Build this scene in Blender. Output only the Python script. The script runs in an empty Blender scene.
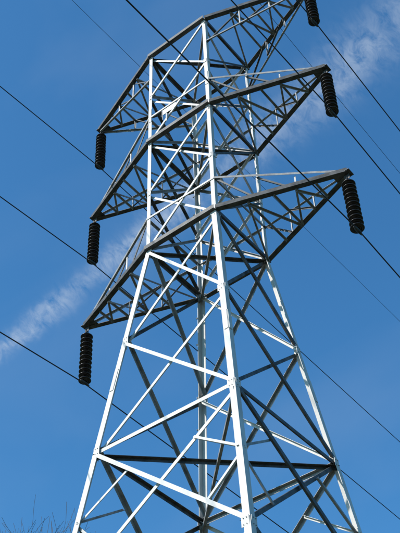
import bpy, math, random
from mathutils import Vector, Matrix
random.seed(7)
D=bpy.data; C=bpy.context; SC=C.scene
H3=18.12           # height of lowest cross-arm above ground
W=1.0; K=0.118
LV=[8.0,4.0,0.0]
ARM=3.75
def half(z):       # z relative to lowest arm
    return W if z>=0 else W-K*z

# ------------------------------------------------------------ materials
def newmat(name):
    m=D.materials.new(name); m.use_nodes=True
    return m,m.node_tree.nodes,m.node_tree.links,m.node_tree.nodes['Principled BSDF']
def noise_mat(name,c1,c2,scale,rough,metal=0,bump=0.0,detail=3,p0=.35,p1=.68,streak=None):
    m,n,l,b=newmat(name)
    tc=n.new('ShaderNodeTexCoord'); nz=n.new('ShaderNodeTexNoise'); nz.inputs['Scale'].default_value=scale; nz.inputs['Detail'].default_value=detail
    nz.inputs['Roughness'].default_value=.65
    if streak:
        mp=n.new('ShaderNodeMapping'); mp.inputs['Scale'].default_value=streak; l.new(tc.outputs['Object'],mp.inputs[0]); l.new(mp.outputs[0],nz.inputs['Vector'])
    else: l.new(tc.outputs['Object'],nz.inputs['Vector'])
    r=n.new('ShaderNodeValToRGB'); r.color_ramp.elements[0].color=(*c1,1); r.color_ramp.elements[1].color=(*c2,1)
    r.color_ramp.elements[0].position=p0; r.color_ramp.elements[1].position=p1
    l.new(nz.outputs['Fac'],r.inputs['Fac']); l.new(r.outputs['Color'],b.inputs['Base Color'])
    b.inputs['Roughness'].default_value=rough; b.inputs['Metallic'].default_value=metal
    if bump:
        bp=n.new('ShaderNodeBump'); bp.inputs['Strength'].default_value=bump; l.new(nz.outputs['Fac'],bp.inputs['Height']); l.new(bp.outputs['Normal'],b.inputs['Normal'])
    return m
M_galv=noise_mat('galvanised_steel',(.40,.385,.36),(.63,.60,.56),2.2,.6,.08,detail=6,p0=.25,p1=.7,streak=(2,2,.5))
M_mid=noise_mat('part_shaded_steel',(.16,.155,.15),(.36,.345,.33),4.,.55,.15,detail=6)  # darker copy of the galvanised steel, partial shade of inner bracing painted in
M_dark=noise_mat('shaded_steel',(.030,.029,.028),(.115,.11,.105),5.,.6,.15,detail=6)  # near-black copy of the same steel, shade on side faces and arms painted in
M_ins=noise_mat('insulator_porcelain',(.014,.010,.009),(.03,.02,.017),8,.3)
M_cap=noise_mat('insulator_cap_iron',(.03,.03,.03),(.08,.08,.08),10,.6,.4)
M_wire=noise_mat('aluminium_conductor',(.02,.02,.022),(.04,.04,.045),5,.65,.3)
M_conc=noise_mat('concrete',(.28,.27,.25),(.4,.39,.36),4,.9,0,.3)
M_grass=noise_mat('grass_ground',(.03,.045,.015),(.09,.085,.04),1.5,.95,0,.6,10)
M_bark=noise_mat('bark',(.04,.03,.025),(.10,.08,.065),6,.9,0,.5)
M_sign=noise_mat('sign_plate_paint',(.6,.6,.58),(.72,.72,.7),5,.5)

# ------------------------------------------------------------ mesh helpers
class MB:
    def __init__(s): s.v=[];s.f=[]
    def hexa(s,p):
        i=len(s.v); s.v+= [tuple(q) for q in p]
        s.f+=[(i,i+3,i+2,i+1),(i+4,i+5,i+6,i+7),(i,i+1,i+5,i+4),(i+1,i+2,i+6,i+5),(i+2,i+3,i+7,i+6),(i+3,i,i+4,i+7)]
    def bar(s,p1,p2,b,n,b0,b1,n0,n1):
        r=[]
        for p in (p1,p2):
            r+=[p+b*b0+n*n0,p+b*b1+n*n0,p+b*b1+n*n1,p+b*b0+n*n1]
        s.hexa(r)
    def angle(s,p1,p2,a,n,off=0.,t=None,flip=1,trim=0.,up=False):
        """rolled L section: flange A flat, facing n; flange B standing behind it (or in front when up)"""
        p1=Vector(p1);p2=Vector(p2); u=(p2-p1).normalized(); n=Vector(n); n=(n-u*n.dot(u)).normalized(); b=u.cross(n)*flip
        p1=p1+u*trim; p2=p2-u*trim
        t=t or max(.007,a*.1); off+=random.uniform(-.0015,.0015)
        s.bar(p1,p2,b,n,-a/2,a/2,off-t,off)
        if up: s.bar(p1,p2,b,n,-a/2,-a/2+t,off,off+a*.8)
        else: s.bar(p1,p2,b,n,-a/2,-a/2+t,off-a,off-t)
    def tube(s,pts,rad,n=6,cap=True):
        base=len(s.v); N=len(pts)
        for k in range(N):
            t=(pts[min(k+1,N-1)]-pts[max(k-1,0)]).normalized()
            ref=Vector((0,0,1)) if abs(t.z)<.9 else Vector((1,0,0))
            x=t.cross(ref).normalized(); y=t.cross(x)
            r=rad[k] if isinstance(rad,(list,tuple)) else rad
            for j in range(n):
                a=2*math.pi*j/n; s.v.append(tuple(pts[k]+x*(r*math.cos(a))+y*(r*math.sin(a))))
        for k in range(N-1):
            for j in range(n):
                a=base+k*n+j;b=base+k*n+(j+1)%n
                s.f.append((a,b,b+n,a+n))
        if cap:
            s.f.append(tuple(base+j for j in range(n))[::-1]); s.f.append(tuple(base+(N-1)*n+j for j in range(n)))
    def lathe(s,prof,o,n=24):
        base=len(s.v)
        for r,z in prof:
            for j in range(n):
                a=2*math.pi*j/n; s.v.append((o[0]+r*math.cos(a),o[1]+r*math.sin(a),o[2]+z))
        for k in range(len(prof)-1):
            for j in range(n):
                a=base+k*n+j;b=base+k*n+(j+1)%n
                s.f.append((a,a+n,b+n,b))
    def obj(s,name,mat,parent=None,smooth=False):
        me=D.meshes.new(name); me.from_pydata(s.v,[],s.f); me.update()
        me.materials.append(mat)
        if smooth: me.polygons.foreach_set('use_smooth',[True]*len(me.polygons))
        o=D.objects.new(name,me); SC.collection.objects.link(o)
        if parent: o.parent=parent
        return o
def V(x,y,z): return Vector((x,y,z+H3))

# ------------------------------------------------------------ tower
tower=D.objects.new('transmission_tower',None); SC.collection.objects.link(tower)
legs=MB(); br_f=MB(); br_m=MB(); br_d=MB(); arms=MB(); arml=MB(); gus=MB(); bolts=MB(); foot=MB()
zs_low=[0,-2.78,-5.57,-8.6,-11.9,-15.3,-H3+.15]
zs_up=[0,2,4,6,8]
for sx in(-1,1):
    for sy in(-1,1):
        ztop=8.12
        for (za,zb,a) in ((-H3+.1,0,.13),(0,ztop,.105)):
            pa=V(sx*half(za),sy*half(za),za); pb=V(sx*half(zb),sy*half(zb),zb)
            X=Vector((-sx,0,0));Y=Vector((0,-sy,0)); t=.013
            legs.bar(pa,pb,X,Y,0,a,0,t)
            legs.bar(pa,pb,Y,X,t,a,0,t)
        for z in (-4.1,-10.2,4.9):
            h=half(z); h2=half(z+.55)
            pa=V(sx*h,sy*h,z);pb=V(sx*h2,sy*h2,z+.55)
            legs.bar(pa,pb,Vector((-sx,0,0)),Vector((0,-sy,0)),.01,.1,-.012,-.001)
            legs.bar(pa,pb,Vector((0,-sy,0)),Vector((-sx,0,0)),.01,.1,-.012,-.001)
        h=half(-H3+.1)
        foot.lathe([(.0,-.3),(.42,-.3),(.42,.0),(.38,.05),(0,.05)],(sx*h,sy*h,.12),20)
faces=[(Vector((0,-1,0)),(-1,-1),(1,-1)),(Vector((1,0,0)),(1,-1),(1,1)),(Vector((0,1,0)),(1,1),(-1,1)),(Vector((-1,0,0)),(-1,1),(-1,-1))]
def P(c,z): h=half(z); return V(c[0]*h,c[1]*h,z)
def gusset(c,n,other,z,wd=.16,ht=.18):
    p=P(c,z); d=Vector((other[0]-c[0],other[1]-c[1],0)).normalized()
    q=[p+Vector((0,0,-ht/2)),p+Vector((0,0,ht/2))]
    gus.bar(q[0],q[1],d,n,.02,wd,.003,.011)
    for dz in(-.055,.055):
        for dx in (.06,.12):
            q=p+d*dx+Vector((0,0,dz)); bolts.tube([q+n*.005,q+n*.024],.009,6)
for fi,(n,a,b) in enumerate(faces):
    br=[br_f,br_d,br_m,br_d][fi]  # steel tone per face carries its painted shade
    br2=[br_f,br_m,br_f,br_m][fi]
    for k in range(len(zs_low)-1):
        z0,z1=zs_low[k],zs_low[k+1]
        s=.072 if k<2 else .08
        if fi in(1,3): s*=1.12
        br.angle(P(a,z0),P(b,z1),s,n,-.0,flip=1,trim=.05)
        (br2 if fi!=1 else br).angle(P(b,z0),P(a,z1),s*.9,n,-.11,flip=-1,trim=.05)
        gusset(a,n,b,z0);gusset(b,n,a,z0)
        if k in (2,4): br.angle(P(a,z0),P(b,z0),.08,n,-.03,trim=.06)
    for k in (2,3,4):
        z0,z1=zs_low[k],zs_low[k+1]; zm=(z0+z1)/2
        for c,o_ in((a,b),(b,a)):
            q=P(c,zm); br2.angle(q,P(o_,z0)*.25+P(c,z1)*.75,.045,n,-.06)
            br2.angle(q,P(c,z0)*.75+P(o_,z1)*.25,.045,n,-.06)
    for k in range(len(zs_up)-1):
        z0,z1=zs_up[k],zs_up[k+1]
        br.angle(P(a,z0),P(b,z1),.065,n,0,flip=1,trim=.04)
        br2.angle(P(b,z0),P(a,z1),.058,n,-.09,flip=-1,trim=.04)
        gusset(a,n,b,z1,.12,.15);gusset(b,n,a,z1,.12,.15)
    for z in (0,4,8):
        if fi in(0,2):
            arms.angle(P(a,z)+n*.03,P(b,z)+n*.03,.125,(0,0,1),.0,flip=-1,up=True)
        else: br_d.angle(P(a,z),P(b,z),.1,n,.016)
    for z in (1.1,5.1):
        (br_m if fi else br_f).angle(P(a,z),P(b,z),.055,n,.016)
for z in (0,4,8,-5.57,-11.9):
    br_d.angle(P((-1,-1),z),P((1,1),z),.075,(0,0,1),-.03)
    br_m.angle(P((1,-1),z),P((-1,1),z),.07,(0,0,1),-.12)
# cross arms
for z in LV:
    for sx in(-1,1):
        tip=V(sx*ARM,0,z)
        rise=1.1 if z<8 else -1.1
        chords=[]
        for sy in(-1,1):
            n=Vector((0,sy,0))
            r=V(sx*W,sy*W,z); rt=V(sx*W,sy*W,z+rise)
            arms.angle(r,tip+Vector((sx*.05,sy*.03,0)),.125,(0,0,1),.003,flip=sx*sy,up=True)
            arml.angle(rt,tip+Vector((0,sy*.05,.07 if rise>0 else -.07)),.055,n,.01)
            chords.append((r,tip))
            for f in(.33,.62):
                arml.angle(r.lerp(tip,f),rt.lerp(tip,f),.04,n,-.01)
            arms.angle(r.lerp(tip,.33),rt,.04,n,-.03)
            arms.angle(r.lerp(tip,.62),rt.lerp(tip,.33),.04,n,-.03)
        f=[0,.25,.45,.62,.77]
        for i in range(1,len(f)):
            a0=chords[0][0].lerp(tip,f[i]);b0=chords[1][0].lerp(tip,f[i])
            arml.angle(a0,b0,.048,(0,0,1),-.015)
            c0=chords[i%2][0].lerp(tip,f[i-1]); d0=chords[(i+1)%2][0].lerp(tip,f[i])
            arml.angle(c0,d0,.048,(0,0,1),-.06)
        arms.bar(tip+Vector((-sx*.28,0,0)),tip+Vector((sx*.12,0,0)),Vector((0,1,0)),Vector((0,0,1)),-.11,.11,.007,.019)
        arms.bar(tip+Vector((-.06,0,-.16)),tip+Vector((.06,0,-.16)),Vector((0,1,0)),Vector((0,0,1)),-.008,.008,0,.16)
z=-H3+2.5;i=0
while z<7.8:
    h=half(z); p=V(-h,h,z)
    o=Vector((0.05,0,0)) if not i%2 else Vector((0,-.05,0))
    nn=Vector((-1,0,0)) if not i%2 else Vector((0,1,0))
    bolts.tube([p+o-nn*.02,p+o+nn*.17],.011,6); bolts.tube([p+o+nn*.165,p+o+nn*.185],.02,6)
    z+=.36;i+=1
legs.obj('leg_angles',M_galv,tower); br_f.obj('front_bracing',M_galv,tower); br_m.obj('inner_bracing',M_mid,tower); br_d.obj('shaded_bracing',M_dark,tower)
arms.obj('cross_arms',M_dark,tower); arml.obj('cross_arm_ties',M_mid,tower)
gus.obj('gusset_plates',M_galv,tower); bolts.obj('bolts_and_steps',M_mid,tower); foot.obj('concrete_footings',M_conc,tower,False)
sg=MB(); sg.bar(V(-.42,-W-.12,4.72),V(.0,-W-.12,4.72),Vector((0,0,1)),Vector((0,-1,0)),-.1,.1,0,.006)
sg.bar(V(-.3,-W-.118,4.3),V(-.3,-W-.118,4.82),Vector((1,0,0)),Vector((0,1,0)),-.015,.015,0,.02)
sg.obj('number_plate',M_sign,tower)

# ------------------------------------------------------------ insulators + conductors
INS=1.75
def insulator(x,z):
    e=D.objects.new('insulator_string',None); SC.collection.objects.link(e); e.location=(x,0,z+H3-.12)
    e.rotation_euler=(random.uniform(-.015,.015),random.uniform(-.02,.02),0)
    a=MB(); c=MB()
    nd=11; p=.135; z0=-.14
    c.tube([Vector((0,0,.03)),Vector((0,0,-.15))],.018,8)
    ring=[Vector((.0,.045*math.cos(t),-.03+.05*math.sin(t))) for t in [k*math.pi/6 for k in range(13)]]
    c.tube(ring,.01,6)
    for k in range(nd):
        zz=z0-k*p
        c.lathe([(.0,0),(.035,0),(.05,-.012),(.052,-.05),(.03,-.06)],(0,0,zz),16)
        a.lathe([(.045,-.03),(.08,-.036),(.125,-.05),(.150,-.07),(.152,-.08),(.14,-.088),(.122,-.084),(.105,-.084),(.1,-.1),(.09,-.1),(.085,-.09),(.07,-.09),(.065,-.108),(.05,-.108),(.045,-.095),(.015,-.095)],(random.uniform(-.004,.004),random.uniform(-.004,.004),zz),28)
        c.tube([Vector((0,0,zz-.05)),Vector((0,0,zz-p-.005))],.02,8)
    zb=z0-nd*p
    c.tube([Vector((0,0,zb+.01)),Vector((0,0,-INS+.12+.03))],.02,8)
    zc=-INS+.12
    pts=[Vector((0,y,zc-.0-(y*y)*.6)) for y in [-.15,-.1,-.05,0,.05,.1,.15]]
    c.tube(pts,[.018,.032,.04,.042,.04,.032,.018],8)
    a.obj('porcelain_discs',M_ins,e,True); c.obj('metal_fittings',M_cap,e,True)
def wire(x,z,rad,name='power_line',sag=5.,sagp=None,span=220):
    m=MB(); pts=[]
    for k in range(241):
        y=-span+span*2*k/240
        t=abs(y)/span; s=sag if (y<0 or sagp is None) else sagp
        pts.append(Vector((x,y,z+H3-s*4*t*(1-t))))
    m.tube(pts,rad,6); m.obj(name,M_wire,None,True)
for z in LV:
    for sx in(-1,1):
        insulator(sx*ARM,z); wire(sx*ARM,z-INS,.0145,sag=4.6,sagp=(1.2 if sx<0 else 4.0))
wire(1.7,10.8,.007,'shield_wire',sag=2)
wire(-2.7,11.0,.007,'shield_wire',sag=2,sagp=-2.2)

# ------------------------------------------------------------ camera (standing on the ground, looking up)
a_,p_,r_,f_=0.64178,0.79737,-0.03824,997.83
F=Vector((-math.sin(a_)*math.cos(p_),math.cos(a_)*math.cos(p_),math.sin(p_)))
R0=Vector((math.cos(a_),math.sin(a_),0)); U0=R0.cross(F)
R=R0*math.cos(r_)+U0*math.sin(r_); U=-R0*math.sin(r_)+U0*math.cos(r_)
cam=D.objects.new('camera',D.cameras.new('camera')); SC.collection.objects.link(cam); SC.camera=cam
CP=Vector((9.302,-12.769,H3-16.518))
M=Matrix((R,U,-F)).transposed().to_4x4(); M.translation=CP; cam.matrix_world=M
cam.data.sensor_fit='VERTICAL'; cam.data.sensor_height=24; cam.data.lens=f_/533*24; cam.data.clip_end=6000; cam.data.clip_start=.1
def ray(u,v): return (R*((u-200)/f_)-U*((v-266.5)/f_)+F).normalized()

# ------------------------------------------------------------ ground
g=MB(); n=60; S=3000
for j in range(n+1):
    for i in range(n+1):
        x=(i/n*2-1);y=(j/n*2-1); x=S*x*abs(x);y=S*y*abs(y)
        g.v.append((x,y,(.12*math.sin(x*.21)*math.cos(y*.17) if abs(x)+abs(y)>12 else 0)))
for j in range(n):
    for i in range(n):
        k=j*(n+1)+i; g.f.append((k,k+1,k+n+2,k+n+1))
g.obj('ground',M_grass,None,True)

# ------------------------------------------------------------ bare tree
def tree(base,H,seed,name='bare_tree'):
    rnd=random.Random(seed); m=MB()
    def grow(p,d,L,r,lev):
        n=4 if lev<4 else 3; pts=[p];rad=[r]
        dd=d.copy()
        for k in range(n):
            dd=(dd+Vector((rnd.uniform(-1,1),rnd.uniform(-1,1),rnd.uniform(-.4,.9)))*(.10 if lev==0 else .16)).normalized()
            pts.append(pts[-1]+dd*L/n); rad.append(r*(1-.45*(k+1)/n))
        rad=[max(q,.0009) for q in rad]
        m.tube(pts,rad,[9,7,6,5,4,3,3][lev],cap=False)
        if lev>=6: return
        kids=[4,5,5,5,4,4][lev]
        for c in range(kids):
            f=rnd.uniform(.45,1.0) if c else 1.0
            idx=min(n-1,int(f*n)); q=pts[idx].lerp(pts[idx+1],f*n-idx) if idx<n else pts[-1]
            az=rnd.uniform(0,2*math.pi); sp=rnd.uniform(.35,.8) if c else .2
            ref=Vector((0,0,1)).cross(dd); ref=ref.normalized() if ref.length>.1 else Vector((1,0,0))
            ax=Matrix.Rotation(az,3,dd)@ref
            nd=(Matrix.Rotation(sp,3,ax)@dd+Vector((0,0,.12))).normalized()
            grow(q,nd,L*rnd.uniform(.62,.8),rad[min(idx+1,n)]*rnd.uniform(.5,.68),lev+1)
    grow(Vector((0,0,0)),Vector((0,0,1)),1.,.035,0)
    mz=max(v[2] for v in m.v); s=H/mz
    top=max(m.v,key=lambda v:v[2])
    m.v=[(v[0]*s,v[1]*s,v[2]*s) for v in m.v]
    o=m.obj(name,M_bark); o.location=(base[0]-top[0]*s,base[1]-top[1]*s,-.1)
def tree_at(u,v,dist,seed):
    d=ray(u,v); q=CP+d*(dist/math.hypot(d.x,d.y)); tree((q.x,q.y,0),q.z,seed)
tree_at(42,514,30,3)
tree_at(6,528,36,11)

# ------------------------------------------------------------ light
el=math.radians(38); sd=Vector((-.42,-.9,0)).normalized()
rot=math.atan2(sd.x,sd.y)
sdir=Vector((sd.x*math.cos(el),sd.y*math.cos(el),math.sin(el)))
sun=D.objects.new('sun',D.lights.new('sun','SUN')); SC.collection.objects.link(sun)
sun.data.energy=5.0; sun.data.angle=math.radians(.5); sun.data.color=(1,.95,.89)
sun.rotation_euler=sdir.to_track_quat('Z','Y').to_euler()
w=D.worlds.new('World'); SC.world=w; w.use_nodes=True; N=w.node_tree.nodes; L=w.node_tree.links
bg=N['Background']; bg.inputs['Strength'].default_value=.1
sky=N.new('ShaderNodeTexSky'); sky.sky_type='NISHITA'; sky.sun_disc=False; sky.sun_elevation=el; sky.sun_rotation=rot
sky.air_density=1.15; sky.dust_density=.9; sky.ozone_density=3.5
tc=N.new('ShaderNodeTexCoord')
def math_(op,a,b=None,c=None,clamp=False):
    n=N.new('ShaderNodeMath'); n.operation=op; n.use_clamp=clamp
    for i,x in enumerate((a,b,c)):
        if x is None: continue
        if isinstance(x,(int,float)): n.inputs[i].default_value=x
        else: L.new(x,n.inputs[i])
    return n.outputs[0]
def dot(vec):
    n=N.new('ShaderNodeVectorMath'); n.operation='DOT_PRODUCT'; L.new(tc.outputs['Generated'],n.inputs[0]); n.inputs[1].default_value=vec; return n.outputs['Value']
r1=ray(0,352); r2=ray(400,22); nrm=r1.cross(r2).normalized(); mid=((r1+r2)/2).normalized(); tan=nrm.cross(mid).normalized()
if tan.dot(r2)<0: tan=-tan
dn=dot(nrm); dt=dot(tan)   # dt ~ -.26..+.26
comb=N.new('ShaderNodeCombineXYZ'); L.new(dn,comb.inputs[0]); L.new(dt,comb.inputs[1])
def noise(scale,detail,sx=1,sy=1,rough=.6,dist=0.):
    mp=N.new('ShaderNodeMapping'); mp.inputs['Scale'].default_value=(sx,sy,1); L.new(comb.outputs[0],mp.inputs[0])
    n=N.new('ShaderNodeTexNoise'); n.inputs['Scale'].default_value=scale; n.inputs['Detail'].default_value=detail; n.inputs['Roughness'].default_value=rough; n.inputs['Distortion'].default_value=dist
    L.new(mp.outputs[0],n.inputs['Vector']); return n.outputs['Fac']
n1=noise(28,4); n2=noise(62,6,.8,1.3,.65,.6); n3=noise(9,2)
d1=math_('ADD',dn,math_('MULTIPLY',math_('SUBTRACT',n1,.5),.026))
wd=math_('ADD',math_('MULTIPLY',dt,.042),.0175)
q=math_('DIVIDE',d1,wd)
gss=math_('EXPONENT',math_('MULTIPLY',math_('MULTIPLY',q,q),-1.0))
dens=math_('MULTIPLY',gss,math_('MULTIPLY_ADD',n2,3.4,-1.05,True))
dens=math_('MULTIPLY',dens,math_('MULTIPLY_ADD',n3,2.4,-.42,True))
dens=math_('MULTIPLY',dens,math_('MULTIPLY_ADD',dt,-.35,.46))
n4=noise(6,4,1,.5,.5,.5)
veil=math_('MULTIPLY',math_('MULTIPLY_ADD',n4,2.5,-1.2,True),.09)
tot=math_('ADD',dens,veil,None,True)
tint=N.new('ShaderNodeMixRGB'); tint.blend_type='MULTIPLY'; tint.inputs['Fac'].default_value=1; L.new(sky.outputs[0],tint.inputs['Color1']); tint.inputs['Color2'].default_value=(.68,1.5,1.9,1)
mix=N.new('ShaderNodeMixRGB'); L.new(tot,mix.inputs['Fac']); L.new(tint.outputs[0],mix.inputs['Color1']); mix.inputs['Color2'].default_value=(6.2,7.2,8.4,1)
L.new(mix.outputs[0],bg.inputs['Color'])
w.cycles.sampling_method='MANUAL'; w.cycles.sample_map_resolution=256
SC.view_settings.view_transform='Standard'; SC.view_settings.look='None'; SC.view_settings.exposure=0
